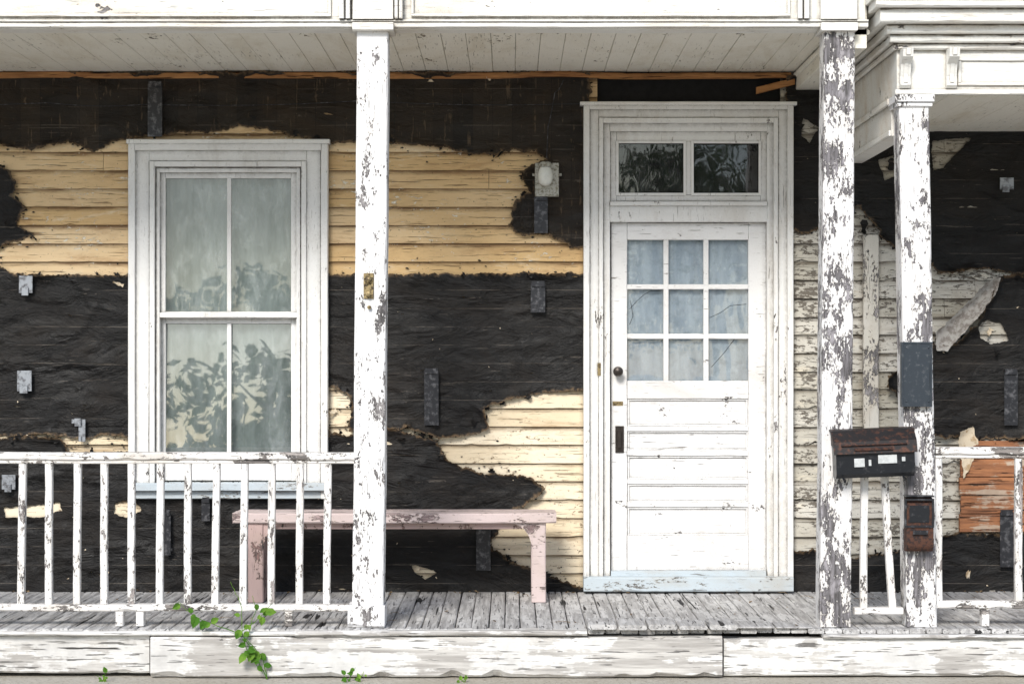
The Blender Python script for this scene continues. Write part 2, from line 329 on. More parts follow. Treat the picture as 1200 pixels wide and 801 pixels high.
def sheet(name,outer,holes,y0,mat,nh=10,amp=.012,sp=.026,curl=.03,seed=0):
    o=rag([(X(a),Z(b)) for a,b in outer],amp,seed)
    if mat in (M['tar'],M['tarb']): OUT.append(o)
    H=[rag([(X(a),Z(b)) for a,b in h],.006,seed+11,.008) for h in holes]
    xs=[p[0] for p in o]; zs=[p[1] for p in o]
    for k in range(nh):
        cx=R(min(xs),max(xs)); cz=round(R(min(zs),max(zs))/PITCH)*PITCH+R(-.015,.02); w=R(.003,.012)*(3 if R(0,1)<.15 else 1); hh=w*R(.15,.45); a0=R(-.3,.3)
        H.append(rag([(cx+w*math.cos(t)*R(.4,1.4),cz+hh*math.sin(t)*R(.4,1.4)+a0*w*math.cos(t)) for t in [i*math.pi/4 for i in range(8)]],.0015,k,.005))
    OP=[[(q[0],q[2]),(q[1],q[2]),(q[1],q[3]),(q[0],q[3])] for q in (WIN,DOOR)]
    allp=[]; E=[]
    for lp in [o]+H:
        b=len(allp); allp+=lp; E+=[(b+i,b+(i+1)%len(lp)) for i in range(len(lp))]
    kd=kdtree.KDTree(len(allp)); ko=kdtree.KDTree(len(o))
    for i,p in enumerate(allp): kd.insert((p[0],p[1],0),i)
    for i,p in enumerate(o): ko.insert((p[0],p[1],0),i)
    kd.balance(); ko.balance()
    gx=np.arange(min(xs),max(xs),sp); gz=np.arange(min(zs),max(zs),sp)
    GP=np.array([(a,b) for a in gx for b in gz])+rng.uniform(-sp*.3,sp*.3,(len(gx)*len(gz),2))
    ok=inpoly(GP,o)
    for h in H: ok&=~inpoly(GP,h)
    for p in GP[ok]:
        if kd.find((p[0],p[1],0))[2]>.007: allp.append((float(p[0]),float(p[1])))
    v,e,f,_,_,_=delaunay_2d_cdt([Vector(p) for p in allp],E,[],0,1e-5)
    V=np.array([(p.x,p.y) for p in v]); T=np.array([t for t in f if len(t)==3]); C=V[T].mean(axis=1)
    k=inpoly(C,o)
    for h in H: k&=~inpoly(C,h)
    for h in OP: k&=~inpoly(C,h)
    T=T[k]; vs=[]; ed=[]
    for (x,z) in V:
        d=ko.find((x,z,0))[2]; fr=(z/PITCH)%1
        fold=max(0,1-abs(mn.noise(Vector((x*1.6,z*4.5,seed+20))))*9)
        y=y0+.008*fr-abs(mn.noise(Vector((x*5,z*9,seed))))*.014-mn.noise(Vector((x*14,z*22,seed+2)))*.005-fold*.014
        if d<.05:
            cn=max(0,mn.noise(Vector((x*3.5,z*3.5,seed+8)))+.2); y-=(1-d/.05)**2*curl*cn*2
        vs.append((x,min(y,-.0195),z)); ed.append(max(0.,1-d/.014))
    ob=put(name,vs,[tuple(map(int,t)) for t in T],mat,house,True)
    at=ob.data.attributes.new('edge','FLOAT','POINT'); at.data.foreach_set('value',ed); return ob
L=-280; RR=1480
sheet('tar_paper_top',[(L,86),(690,86),(690,290),(668,290),(655,282),(640,274),(612,277),(597,264),(604,238),(622,226),(612,208),(622,194),(640,188),(628,177),(600,178),(560,181),(520,173),(460,168),(420,166),(385,168),(300,150),(150,163),(128,172),(112,178),(80,168),(42,176),(0,172),(L,170)],[],-.024,M['tarb'],10,seed=1)
sheet('tar_paper_patch',[(L,200),(0,196),(12,200),(20,215),(16,232),(30,243),(22,262),(40,276),(18,284),(0,289),(L,292)],[],-.024,M['tar'],2,seed=2)
sheet('tar_paper_middle',[(L,312),(0,312),(18,322),(150,323),(383,322),(520,321),(690,320),(690,456),(640,459),(600,466),(568,478),(574,502),(545,509),(515,513),(480,501),(410,505),(412,466),(383,448),(383,512),(150,509),(130,507),(105,513),(80,511),(40,508),(0,511),(L,512)],[],-.03,M['tar'],45,amp=.009,seed=3)
sheet('tar_paper_lower',[(L,515),(0,515),(30,509),(75,512),(84,530),(150,531),(383,520),(385,503),(410,510),(440,500),(470,504),(515,515),(522,540),(560,552),(600,555),(622,560),(640,571),(622,585),(604,597),(588,612),(575,637),(600,657),(640,674),(690,688),(690,700),(L,700)],
  [[(5,594),(30,592),(70,588),(74,598),(50,606),(8,606)],[(135,590),(158,584),(166,596),(150,606),(134,600)],[(480,660),(500,664),(512,670),(498,678),(486,670)],[(-120,580),(-60,586),(-70,600),(-118,597)]],-.024,M['tar'],50,seed=4)
sheet('tar_paper_side',[(920,90),(RR,90),(RR,322),(1210,325),(1170,318),(1130,316),(1096,322),(1082,300),(1050,293),(1036,285),(1022,262),(1004,242),(990,262),(968,264),(948,273),(920,270)],
  [[(1091,166),(1138,162),(1126,174),(1112,186),(1104,197),(1091,202)],[(1028,188),(1048,182),(1054,204),(1036,212)],[(940,140),(958,150),(948,168),(938,160)]],-.026,M['tar'],20,seed=5,curl=.06)
sheet('tar_paper_side_lower',[(1172,322),(1210,322),(RR,322),(RR,514),(1130,514),(1092,512),(1070,486),(1052,470),(1034,452),(1038,438),(1062,424),(1092,402),(1112,404),(1135,385),(1160,345)],
  [[(1145,382),(1156,374),(1172,380),(1180,398),(1160,404),(1147,396)]],-.03,M['tar'],14,seed=6,curl=.06)
sheet('tar_paper_side_bottom',[(920,645),(960,640),(1000,652),(1040,645),(1095,630),(1125,624),(RR,622),(RR,700),(920,700)],[],-.026,M['tar'],10,seed=7)
sheet('torn_paper_flap',[(1094,390),(1128,356),(1150,332),(1168,324),(1166,340),(1140,372),(1108,412),(1094,410)],[],-.045,M['paper'],0,seed=8,curl=.05,amp=.006)
sheet('torn_paper_flap_low',[(1120,505),(1138,498),(1145,520),(1136,545),(1126,560),(1122,530)],[],-.05,M['scrap'],0,seed=9,curl=.05,amp=.006)
def inop(cx,cz): return any(q[0]-.12<cx<q[1]+.12 and cz<q[3]+.12 for q in (WIN,DOOR))
m=G()
for o in OUT:
    for _ in range(len(o)//4):
        p=o[int(R(0,len(o)-1))]; cx=p[0]+random.gauss(0,.05); cz=p[1]+random.gauss(0,.04); w=R(.0015,.008); b=len(m.v); y=-.0215
        if inop(cx,cz): continue
        for i in range(7):
            t=i*2*math.pi/7; m.v.append(Vector((cx+w*R(.5,1.8)*math.cos(t),y,cz+w*R(.3,.9)*math.sin(t))))
        m.f.append(tuple(range(b,b+7)))
m.obj('tar_paper_remnants',M['tar'],house)
def flapm(m,cx,cz,w,h,ang,cur,y0=-.034):
    b=len(m.v); n=6; ph=R(0,6)
    for i in range(n+1):
        t=i/n; y=y0-cur*t*t
        for sgn in (-1,1):
            a=w*sgn*(1-.6*t)*(.5+.2*math.sin(i*2.1+ph)); l=h*math.sin(t*1.4)
            m.v.append(Vector((cx+a*math.cos(ang)-l*math.sin(ang),y,cz+a*math.sin(ang)+l*math.cos(ang))))
    for i in range(n): m.f.append((b+2*i,b+2*i+1,b+2*i+3,b+2*i+2))
def flap(m,px,py,w,h,ang,cur): flapm(m,X(px),Z(py),w,h,ang,cur)
m=G()
for (px,py,w,h,an,cu) in [(20,258,.05,.06,2,.04),(470,508,.06,.03,3.2,.05),(390,450,.04,.05,1.,.04),(560,488,.05,.05,2.4,.05),(640,676,.07,.04,.4,.03),(1170,408,.04,.05,2.5,.04),(1045,200,.05,.07,.3,.05),(1012,258,.04,.09,3.,.06),(940,150,.03,.08,1,.04),(300,140,.02,.03,1,.02)]: flap(m,px,py,w,h,an,cu)
for o in OUT:
    for _ in range(len(o)//26):
        p=o[int(R(0,len(o)-1))]
        if inop(*p) or p[1]<.05: continue
        flapm(m,p[0],p[1],R(.012,.045),R(.01,.04),R(0,6.28),R(.01,.03),-.03)
m.obj('curled_tar_flaps',M['tar'],house,True)
m=G()
for (px,py,w,h,an,cu) in [(395,480,.03,.04,2,.03),(492,666,.03,.03,1.2,.03),(146,335,.02,.06,1.2,.03),(505,97,.03,.012,0,.02),(1135,672,.05,.03,1.4,.02),(1160,385,.03,.05,2.6,.04),(14,563,.03,.04,2,.03),(575,60+35,.012,.03,1,.02)]+[(R(0,680),R(330,690),R(.003,.009),R(.003,.012),R(0,6),.01) for _ in range(55)]+[(R(1096,1200),R(330,690),R(.003,.011),R(.004,.014),R(0,6),.01) for _ in range(15)]:
    if 150<px<384 and py<590: continue
    flap(m,px,py,w,h,an,cu)
m.obj('paper_scraps',M['scrap'],house,True)
m=G()
for i in range(5): m.box(X(1124)+R(-.01,.01),4.3,-.045+R(-.003,.003),-.02,Z(516+21.4*(i+1))+.003,Z(516+21.4*i),c=.004)
m.obj('exposed_sheathing_boards',M['raw2'],house)
m=G(); m.pb(1012,1030,275,505,-.05,-.019); m.obj('corner_board',M['cornerb'],house)
m=G(); m.box(-4.4,1.63,-.045,-.02,2.994,3.03,c=.006,w=.01,chip=3,step=.05)
m.box(X(885),X(930),-.05,-.03,Z(108),Z(100),tf=lambda v:Vector((v.x,v.y,v.z+(v.x-X(900))*.25)))
m.obj('raw_ceiling_trim',M['raw'],house)
m=G()
for (a,b,c,d) in [(497,514,434,498),(622,639,332,366),(558,575,616,668),(1177,1193,435,498),(173,190,98,160),(626,642,231,273),(1172,1188,600,664),(236,246,585,610),(193,200,600,650)]:
    m.pb(a,b,c,d,-.066,-.06,c=.001); m.pb(a+1,b-1,c-3,c+4,-.076,-.0665,c=.002); m.pb(a+6,a+9,d-8,d-5,-.07,-.0665,c=.001)
m.obj('dark_wall_straps',M['dsteel'],house)
m=G()
for (a,b,c,d) in [(20,37,434,458),(22,38,323,343),(84,100,491,496),(92,100,496,517),(1172,1188,208,222),(2,18,556,573)]:
    m.pb(a,b,c,d,-.064,-.056,c=.001); m.pb(a+3,b-5,d-6,d+3,-.076,-.0645,c=.002)
m.obj('galvanised_wall_clips',M['steel'],house)
m=G()
def wire(p,r=.0025):
    pts=[]
    for i in range(len(p)-1):
        for k in range(8):
            t=k/8; a,b=p[i],p[i+1]; pts.append(Vector((X(a[0]+(b[0]-a[0])*t),-.06+.004*math.sin(i+k),Z(a[1]+(b[1]-a[1])*t+3*math.sin(math.pi*t)))))
    pts.append(Vector((X(p[-1][0]),-.06,Z(p[-1][1])))); tube(m,pts,r,r,5)
wire([(-200,124),(60,122),(170,124),(420,120),(690,123)]); wire([(640,192),(642,150),(650,110),(660,96)],.003)
m.obj('wall_wires',M['dsteel'],house)
# ---------------------------------------------------------------- window
win=G()
win.frame(150,384,167,584,8,-.085,-.018,wt=9,wb=0)
win.frame(158,376,176,584,17,-.062,-.018,wt=13,wb=0)
win.frame(175,359,189,570,6,-.074,-.018,wt=6,wb=0)
win.frame(181,353,195,566,6,-.035,.06,wt=7,wb=0)
win.pb(148,386,163,168,-.095,-.018)
win.frame(187,348,202,373,7,-.02,.01,wt=7,wb=8); win.pb(266,271,209,365,-.018,.006,c=.002)
win.frame(187,348,368,563,7,.014,.044,wt=11,wb=24); win.pb(266,271,379,539,.016,.04,c=.002)
win.frame(183,352,197,566,4,-.047,-.0355,wt=5,wb=0,c=.002); win.pb(187,348,366,372,-.045,-.0255,c=.002)
win.obj('window_frame',M['win'],house)
m=G(); m.pb(152,382,566,575,-.115,.05,w=.002); m.pb(150,384,575.5,584,-.075,-.018); m.obj('window_sill',M['sill'],house)
def pane(name,px0,px1,py0,py1,y,mat,tilt=0.,rz=0.):
    x0,x1,z0,z1=X(px0,y),X(px1,y),Z(py1,y),Z(py0,y); t=math.tan(math.radians(tilt))*(z1-z0); u=math.tan(math.radians(rz))*(x1-x0)
    return put(name,[(x0,y,z0),(x1,y+u,z0),(x1,y+u+t,z1),(x0,y+t,z1)],[(0,1,2,3)],mat,house)
pane('window_glass_upper',193,343,208,366,-.006,M['glass'],.35,.1)
pane('window_glass_lower',193,343,378,540,.019,M['glassl'],2.1,-.15)
vs=[];fs=[]; nx=120; nz=20
for j in range(nz+1):
    for i in range(nx+1):
        x=X(170)+(X(366)-X(170))*i/nx; z=Z(580)+(Z(185)-Z(580))*j/nz
        y=.085+.010*math.sin(x*38+1.5*mn.noise(Vector((x*4,z,0))))+.005*mn.noise(Vector((x*20,z*2,1)))
        vs.append((x,y,z))
for j in range(nz):
    for i in range(nx): a=j*(nx+1)+i; fs.append((a,a+1,a+nx+2,a+nx+1))
put('window_curtain',vs,fs,M['curtain'],house,True)
# ---------------------------------------------------------------- door, casing, transom
d=G()
d.frame(684,930,121,676,7,-.09,-.018,wt=7,wb=0); d.frame(691,923,128,676,11,-.066,-.018,wt=10,wb=0); d.frame(702,912,138,676,5,-.08,-.018,wt=6,wb=0)
d.frame(707,907,144,676,8,-.05,.1,wt=10,wb=0)
d.pb(680,934,119,123,-.1,-.018)
d.pb(715,899,240,260,-.045,.1); d.pb(715,899,236,241,-.06,-.0455)
d.frame(715,899,154,236,8,-.03,.01,wt=12,wb=8); d.pb(803,811,166,228,-.031,.01); d.frame(722,804,165,229,3,-.036,-.0305,c=.001); d.frame(810,892,165,229,3,-.036,-.0305,c=.001)
d.obj('door_frame',M['trim'],house)
pane('transom_glass_left',722,804,165,229,-.004,M['glasst'],-.5,0); pane('transom_glass_right',810,892,165,229,-.003,M['glasst'],.6,.3)
m=G(); m.pb(720,895,160,232,.03,.032,step=9); m.obj('transom_blind',M['dark'],house)
s=G(); yf=.0
s.pb(716,735,261,668,yf,.04); s.pb(877,898,261,668,yf,.04)
s.pb(735.2,876.8,261,281,yf+.0006,.04); s.pb(735.2,876.8,446,467,yf+.0006,.04)
prev=467
for (a,b) in [(499,505),(528,534),(561,567),(588,594),(627,668)]:
    s.pb(735.2,876.8,a,b,yf+.0006,.04,step=.05)
    s.pb(737,875,prev+2,a-2,yf+.018,.035,step=.05)
    s.frame(735.3,876.7,prev,a,2.2,yf+.008,.03,c=.002)
    prev=b
for x in (777.5,824.5): s.pb(x,x+6,281,446,yf+.004,.036,c=.003)
for z in (333,391): s.pb(735,877,z,z+6,yf+.0052,.036,c=.003)
s.obj('door_slab',M['door'],house)
pane('door_glass',735,877,281,446,.022,M['glass2'],.3,0)
vs=[];fs=[]
for j in range(13):
    for i in range(81):
        x=X(733)+(X(879)-X(733))*i/80; z=Z(448)+(Z(279)-Z(448))*j/12; vs.append((x,.05+.004*math.sin(x*70+mn.noise(Vector((x*9,z*2,0)))*2),z))
for j in range(12):
    for i in range(80): a=j*81+i; fs.append((a,a+1,a+82,a+81))
put('door_curtain',vs,fs,M['dcurtain'],house,True)
m=G()
def crack(pts,y=.019):
    for i in range(len(pts)-1):
        (a,b),(c,e)=pts[i],pts[i+1]; p=Vector((X(a),y,Z(b))); q=Vector((X(c),y,Z(e))); nrm=Vector((-(q-p).z,0,(q-p).x)).normalized()*.0014
        k=len(m.v); m.v+= [p-nrm,q-nrm,q+nrm,p+nrm]; m.f.append((k,k+1,k+2,k+3))
crack([(738,362),(747,352),(755,345),(762,341),(776,340)]); crack([(832,372),(845,366),(856,358),(875,356)]); crack([(834,430),(850,412),(862,396)]); crack([(738,380),(742,370),(739,352)])
m.obj('cracked_pane_lines',M['dark'],house)
m=G(); m.pb(684,930,676,693,-.13,.1,w=.002,c=.006); m.pb(716,898,669,675.5,-.06,.1); m.obj('door_threshold',M['sill'],house)
m=G(); cx,cz=X(724),Z(435)
m.lathe([(.028,0),(.028,.006),(.012,.01),(.011,.035),(.024,.042),(.028,.055),(.022,.068),(.006,.072)],(cx,0,cz)); 
m.pb(721,731,499,530,-.008,0,c=.003); m.pb(723,728,504,524,-.04,-.03,c=.004); m.pb(724,727,505,509,-.032,-.006,c=.002); m.pb(724,727,519,523,-.032,-.006,c=.002)
m.lathe([(.012,0),(.012,.004),(.003,.005)],(X(703),-.066,Z(432)))
m.obj('door_knob_and_handle',M['knob'],house,False)
m=G(); m.pb(718,730,470,475,-.004,0,c=.001); m.pb(700,704,425,440,-.084,-.0805,c=.001); m.obj('door_latch_plates',M['brass'],house)
# ---------------------------------------------------------------- porch ceiling / floor / beams
m=G(); x=-4.4
while x<1.65: 
    m.box(x,min(x+.128,1.655),-1.47,0,3.036+R(-.001,.002),3.05,c=.0018,step=.2,w=.0006); x+=.13
m.obj('porch_ceiling_boards',M['ceil'],house)
m=G(); m.box(1.66,1.80,-1.47,0,2.93,3.3); m.box(1.645,1.815,-1.47,-.02,3.0,3.03,c=.006); m.obj('porch_side_beam',M['ceil'],house)
m=G()
m.box(-4.5,1.79,-1.49,-1.36,3.025,3.7,step=.2)
m.box(-4.5,1.80,-1.515,-1.4905,3.03,3.055,w=.002); m.box(-4.5,1.80,-1.525,-1.4905,3.056,3.066,w=.001)
def panelrow(a,b):
    m.box(X(a,-1.5),X(b,-1.5),-1.508,-1.4905,3.085,3.1,w=.001); m.box(X(a,-1.5),X(b,-1.5),-1.508,-1.4905,3.2,3.22,w=.001)
    for q in (a,b-3): m.box(X(q,-1.5),X(q+3,-1.5),-1.5075,-1.4905,3.1005,3.1995)
panelrow(-180,388); panelrow(482,926)
for (a,b) in ((398,404),(406,411),(463,467),(468,472),(934,939),(941,947)): m.box(X(a,-1.5),X(b,-1.5),-1.545,-1.4905,3.07,3.4)
for (a,b) in ((413,461),(962,1005)): m.box(X(a,-1.53),X(b,-1.53),-1.535,-1.4905,3.068,3.6); m.box(X(a,-1.53),X(b,-1.53),-1.54,-1.34,3.01,3.05,w=.001)
m.obj('porch_frieze_beam',M['beam'],house)
m=G(); m.prismx([(-1.85,3.72),(.1,4.3),(.1,4.36),(-1.85,3.78)],-4.7,4.7); m.obj('porch_roof',M['dark'],house)
m=G(); x=1.95
while x<4.4:
    m.box(x,min(x+.128,4.4),-1.47,-.0,2.686+R(-.001,.001),2.7,c=.0018,step=.2,w=.0006); x+=.13
m.obj('side_porch_ceiling_boards',M['ceil'],house)
m=G(); xl=X(1051,-1.5)
m.box(xl,4.45,-1.50,-1.36,2.69,3.7,step=.2)
m.box(xl,xl+.1,-1.359,-.001,2.50,3.7,step=.2)
m.box(xl-.012,xl-.001,-1.359,-.001,2.50,2.53); m.box(xl-.02,xl-.001,-1.359,-.001,2.66,2.69)
m.box(xl-.01,4.46,-1.515,-1.5005,2.69,2.715,w=.001); m.box(X(1122,-1.5),4.4,-1.512,-1.5005,2.735,2.75); m.box(X(1122,-1.5),4.4,-1.512,-1.5005,2.86,2.875); m.box(X(1122,-1.5),X(1126,-1.5),-1.5115,-1.5005,2.7505,2.8595)
for (zz0,zz1,ov) in ((2.915,2.945,.03),(2.946,2.985,.06),(2.986,3.03,.09),(3.031,3.10,.15),(3.101,3.14,.19),(3.141,3.2,.21)):
    m.box(xl-ov*.75,4.46,-1.50-ov,-1.4995,zz0,zz1,w=.001,c=.006); m.box(xl-ov*.75,xl-.001,-1.498,-.001,zz0,zz1,w=.001,c=.006)
for a in (1053,1107,1330):
    x0=X(a,-1.5); 
    m.prismx([(-1.5005,2.73),(-1.515,2.72),(-1.53,2.735),(-1.525,2.78),(-1.545,2.84),(-1.59,2.87),(-1.60,2.914),(-1.5005,2.914)],x0+.004,x0+.055)
    m.prismx([(-1.5006,2.745),(-1.52,2.745),(-1.535,2.75),(-1.53,2.79),(-1.55,2.845),(-1.6,2.88),(-1.605,2.913),(-1.5006,2.913)],x0+.02,x0+.04)
m.obj('side_cornice',M['beam'],house)
m=G(); x=-4.5
while x<4.4:
    w=R(.078,.09); fr=-1.56+R(-.014,.014); 
    if X(845,-1.5)<x<X(962,-1.5): fr+=R(0,.05)
    m.box(x,x+w-.005,fr,-.0,-.026,-R(0,.004),c=.004,w=.003,step=.12); x+=w
m.obj('porch_floor_boards',M['floor'],house)
m=G(); x=X(688,-1.5)
while x<X(840,-1.5):
    m.box(x,x+.141,-1.62+R(-.01,.01),-1.36+R(-.02,.02),.003,.022+R(0,.009),c=.006,w=.002,step=.05); x+=.152
m.box(X(842,-1.5),X(905,-1.5),-1.572,-1.35,.002,.012,c=.004,w=.006); m.box(X(908,-1.5),X(950,-1.5),-1.56,-1.38,.002,.010,c=.004,w=.006)
m.obj('porch_floor_patch_boards',M['floor'],house)
m=G(); m.box(-4.5,4.5,-1.45,-1.35,-.24,-.03,step=.3); m.obj('floor_joist_board',M['dark'],house)
m=G()
m.box(-4.5,X(176,-1.53),-1.555,-1.46,-.225,-.03,c=.008,w=.005,step=.04,chip=2) 
m.box(X(177,-1.58),X(846,-1.58),-1.60,-1.46,-.236,-.036,c=.010,w=.007,step=.03,chip=2.5)
m.box(X(848,-1.56),4.5,-1.575,-1.46,-.236,-.05,c=.008,w=.006,step=.03,chip=2.5)
m.box(-4.5,X(346,-1.6),-1.60,-1.5,-.029,-.009,c=.006,w=.004,step=.04,chip=2) 
m.box(X(346,-1.6),X(688,-1.6),-1.612,-1.5,-.029,-.004,c=.008,w=.006,chip=2.5,step=.04)
m.box(X(965,-1.6),4.5,-1.60,-1.5,-.044,-.028,c=.005,w=.004)
m.obj('porch_fascia_timbers',M['fascia'],house)
# ---------------------------------------------------------------- posts
def post(name,pc_top,pc_bot,w,ztop,mat,base=None):
    m=G(); xt=X(pc_top,-1.5); xb=X(pc_bot,-1.5)
    tf=lambda v:Vector((v.x+xb+(xt-xb)*v.z/ztop,v.y,v.z))
    m.box(-w/2,w/2,-1.5,-1.35,.0,ztop,c=.005,w=.003,step=.02,tf=tf,chip=1.8)
    if base: m.box(-w/2-.022,w/2+.006,-1.515,-1.33,.0,.11,c=.006,w=.003,step=.03,tf=tf,chip=2)
    return m.obj(name,mat,house)
post('porch_post_1',436.5,431,.158,3.012,M['post'],True)
post('porch_post_2',984,979.5,.156,3.012,M['post2'])
post('porch_post_3',1071,1081,.152,2.689,M['post2'])
m=G(); m.box(X(1048,-1.5),X(1094,-1.5),-1.525,-1.33,2.652,2.6885); m.box(X(1050,-1.5),X(1092,-1.5),-1.512,-1.34,2.63,2.651); m.obj('porch_post_cap',M['post'],house)
m=G(); m.pb(426,438,320,350,-1.508,-1.5,c=.002); m.lathe([(.02,0),(.02,.01),(.012,.018),(.004,.02)],(X(432,-1.5),-1.508,Z(328,-1.5))); m.lathe([(.014,0),(.013,.02),(.004,.022)],(X(432,-1.5),-1.508,Z(345,-1.5))); m.lathe([(.01,0),(.01,.012),(.003,.013)],(X(433,-1.5),-1.508,Z(360,-1.5)))
m.obj('post_doorbell',M['brass'],house)
# ---------------------------------------------------------------- railings
def railing(loc,xs,pxr,ytop,ybot,skew={},ext=()):
    e=empty('porch_railing',loc); y=-1.46
    m=G(); m.box(X(pxr[0],y),X(pxr[1],y),-1.475,-1.40,Z(ytop[1],-1.47),Z(ytop[0],-1.47),w=.004,c=.005,step=.03,chip=2); m.box(X(pxr[0],y),X(pxr[1],y),-1.465,-1.42,Z(ytop[1]+4,-1.47),Z(ytop[1],-1.47)-.0005,w=.002); m.obj('top_rail',M['rail'],e)
    m=G(); m.box(X(pxr[0],y),X(pxr[1]-2,y),-1.475,-1.41,Z(ybot[1],-1.47),Z(ybot[0],-1.47),w=.004,c=.005,step=.03,chip=2)
    for b in ext: m.box(X(b,y),X(b+9,y),-1.475,-1.42,.001,Z(ybot[1],-1.47)-.001)
    m.obj('bottom_rail',M['rail'],e)
    for i,p in enumerate(xs):
        m=G(); sk=skew.get(i,R(-1.5,1.5)); x=X(p,y); dx=X(p+sk,y)-x; zt=Z(ytop[1]+4,-1.47)-.001; zb=Z(ybot[0],-1.47)+.001
        m.box(-.018,.018,-1.462,-1.426,zb,zt,c=.003,w=.004,step=.025,tf=lambda v:Vector((v.x+x+dx*(v.z-zb)/(zt-zb),v.y,v.z)),chip=1.8); m.obj('baluster_%d'%(i+1),M['bal'],e)
    return e
railing((X(200,-1.46),-1.46,0),[57-32.6*k for k in range(9,0,-1)]+[57,90,122,154,187,220,252,285,318,351,383],(-270,415),(530,539),(708,716),ext=(136,160,334,-40,-130))
railing((X(1030,-1.46),-1.46,0),[1013,1047],(1001,1060),(524,533),(712,720),{0:0,1:-12})
railing((X(1200,-1.46),-1.46,0),[1101,1195,1241,1288,1334,1380,1426],(1096,1470),(524,533),(704,713),ext=(1150,1300))
# ---------------------------------------------------------------- bench
bn=empty('wooden_bench',(X(460,-.5),-.4,0)); yb=-.55
m=G(); m.box(X(272,yb),X(652,yb),-.55,-.385,Z(613,yb),Z(602,yb)+.004,c=.006,w=.003,step=.05); m.box(X(272,yb),X(652,yb),-.38,-.215,Z(613,yb),Z(602,yb)+.002,c=.006,w=.003,step=.05); m.obj('seat',M['bench'],bn)
m=G(); z1=Z(613,yb)-.001; m.box(X(316,yb),X(612,yb),-.50,-.48,z1-.035,z1,c=.003); m.obj('apron',M['benchleg'],bn)
for k,(a,b,dr) in enumerate(((291,309,1),(623,640,-1))):
    m=G(); m.box(X(a,-.52),X(b,-.52),-.53,-.24,.001,z1,c=.005,w=.003,step=.03); 
    x0=X(b,-.52) if dr>0 else X(a,-.52); pts=[(x0,z1-.001)]+[(x0+dr*(.12-.12*math.sin(t)),z1-.001-.14*(1-math.cos(t))) for t in [i*math.pi/2/8 for i in range(9)]]
    m.prism(pts,-.525,-.50); m.prism(pts,-.27,-.245)
    m.obj('leg_%d'%(k+1),M['bench'] if k else M['benchleg'],bn)
# ---------------------------------------------------------------- wall lamp
lp=empty('wall_lamp',(X(640),-.05,Z(210)))
m=G(); m.pb(627,655,191,230,-.085,-.03,c=.004,w=.001,step=.02); m.pb(624,658,203,206,-.06,-.04,c=.001); m.obj('junction_box',M['lampb'],lp)
m=G(); c0=(X(639,-.13),-.13,Z(196,-.13)); m.lathe([(.034,.0),(.036,.014),(.03,.026),(.02,.032),(.004,.033)],c0,'z'); m.pb(633,645,190,196,-.13,-.0855,c=.003); m.obj('lamp_cap',M['lampb'],lp,False)
m=G(); m.lathe([(.031,-.001),(.039,-.018),(.044,-.045),(.043,-.07),(.034,-.094),(.017,-.106),(.002,-.108)],c0,'z',24); m.obj('glass_jar',M['bulb'],lp,True)
# ---------------------------------------------------------------- mailboxes
def tfrot(cx,cz,deg):
    a=math.radians(deg); return lambda v:Vector((cx+(v.x-cx)*math.cos(a)-(v.z-cz)*math.sin(a),v.y,cz+(v.x-cx)*math.sin(a)+(v.z-cz)*math.cos(a)))
ym=-1.6; cx,cz=X(1023,ym),Z(531,ym); e=empty('mailbox',(cx,-1.55,cz)); T=tfrot(cx,cz,2.2)
x0,x1=X(979,ym),X(1071,ym); zb=Z(559,ym); zt=Z(528,ym); ztt=Z(502,ym)
m=G(); m.prismx([(-1.503,zb+.006),(-1.59,zb),(-1.61,zb+.02),(-1.618,zt),(-1.503,zt+.03)],x0,x1,T); m.obj('body',M['black'],e)
m=G(); m.prismx([(-1.628,zt-.012),(-1.634,zt-.010),(-1.62,zt+.05),(-1.56,ztt-.006),(-1.503,ztt),(-1.503,ztt-.006),(-1.56,ztt-.014),(-1.612,zt+.045)],x0-.012,x1+.012,T)
m.prismx([(-1.503,zt+.031),(-1.6,zt+.02),(-1.6,ztt-.04),(-1.55,ztt-.015),(-1.503,ztt-.007)],x0-.004,x0+.006,T); m.prismx([(-1.503,zt+.031),(-1.6,zt+.02),(-1.6,ztt-.04),(-1.55,ztt-.015),(-1.503,ztt-.007)],x1-.006,x1+.004,T)
m.obj('lid',M['rustd'],e)
m=G()
for i in range(2):
    xa=x0+.03+i*.3; m.prismx([(-1.6,zb-.002),(-1.64,zb-.02),(-1.65,zb-.005),(-1.643,zb-.005),(-1.636,zb-.012),(-1.6,zb+.004)],xa,xa+.01,T)
m.obj('paper_hooks',M['black'],e)
m=G()
for (a,b,c,dd) in ((1000,1012,536,546),(1017,1020,538,545),(1028,1050,533,543),(1056,1060,536,541)): 
    m.box(X(a,ym),X(b,ym),-1.6195,-1.6145,Z(dd,ym),Z(c,ym),c=.0005,tf=T)
m.obj('name_labels',M['label'],e)
m=G(); m.box(X(985,ym),X(1062,ym),-1.637,-1.63,zt+.03,zt+.036,c=.001,tf=T); m.box(X(1000,ym),X(1045,ym),-1.640,-1.632,zt+.004,zt+.018,c=.002,tf=T); m.obj('lid_ridge',M['rust'],e)
e=empty('mailbox',(X(1078,-1.55),-1.52,Z(615,-1.55)))
xa,xb=X(1062,-1.56),X(1093,-1.56); z0=Z(646,-1.56); z1_=Z(582,-1.56)
m=G(); prof=[(-1.503,z1_),(-1.545,z1_-.005),(-1.575,z1_-.04),(-1.578,z0+.05)]+[(-1.54-.037*math.cos(t),z0+.04-.04*math.sin(t)) for t in [i*math.pi/2/5 for i in range(6)]]+[(-1.503,z0)]
m.prismx(prof,xa,xb); m.obj('body',M['rust'],e)
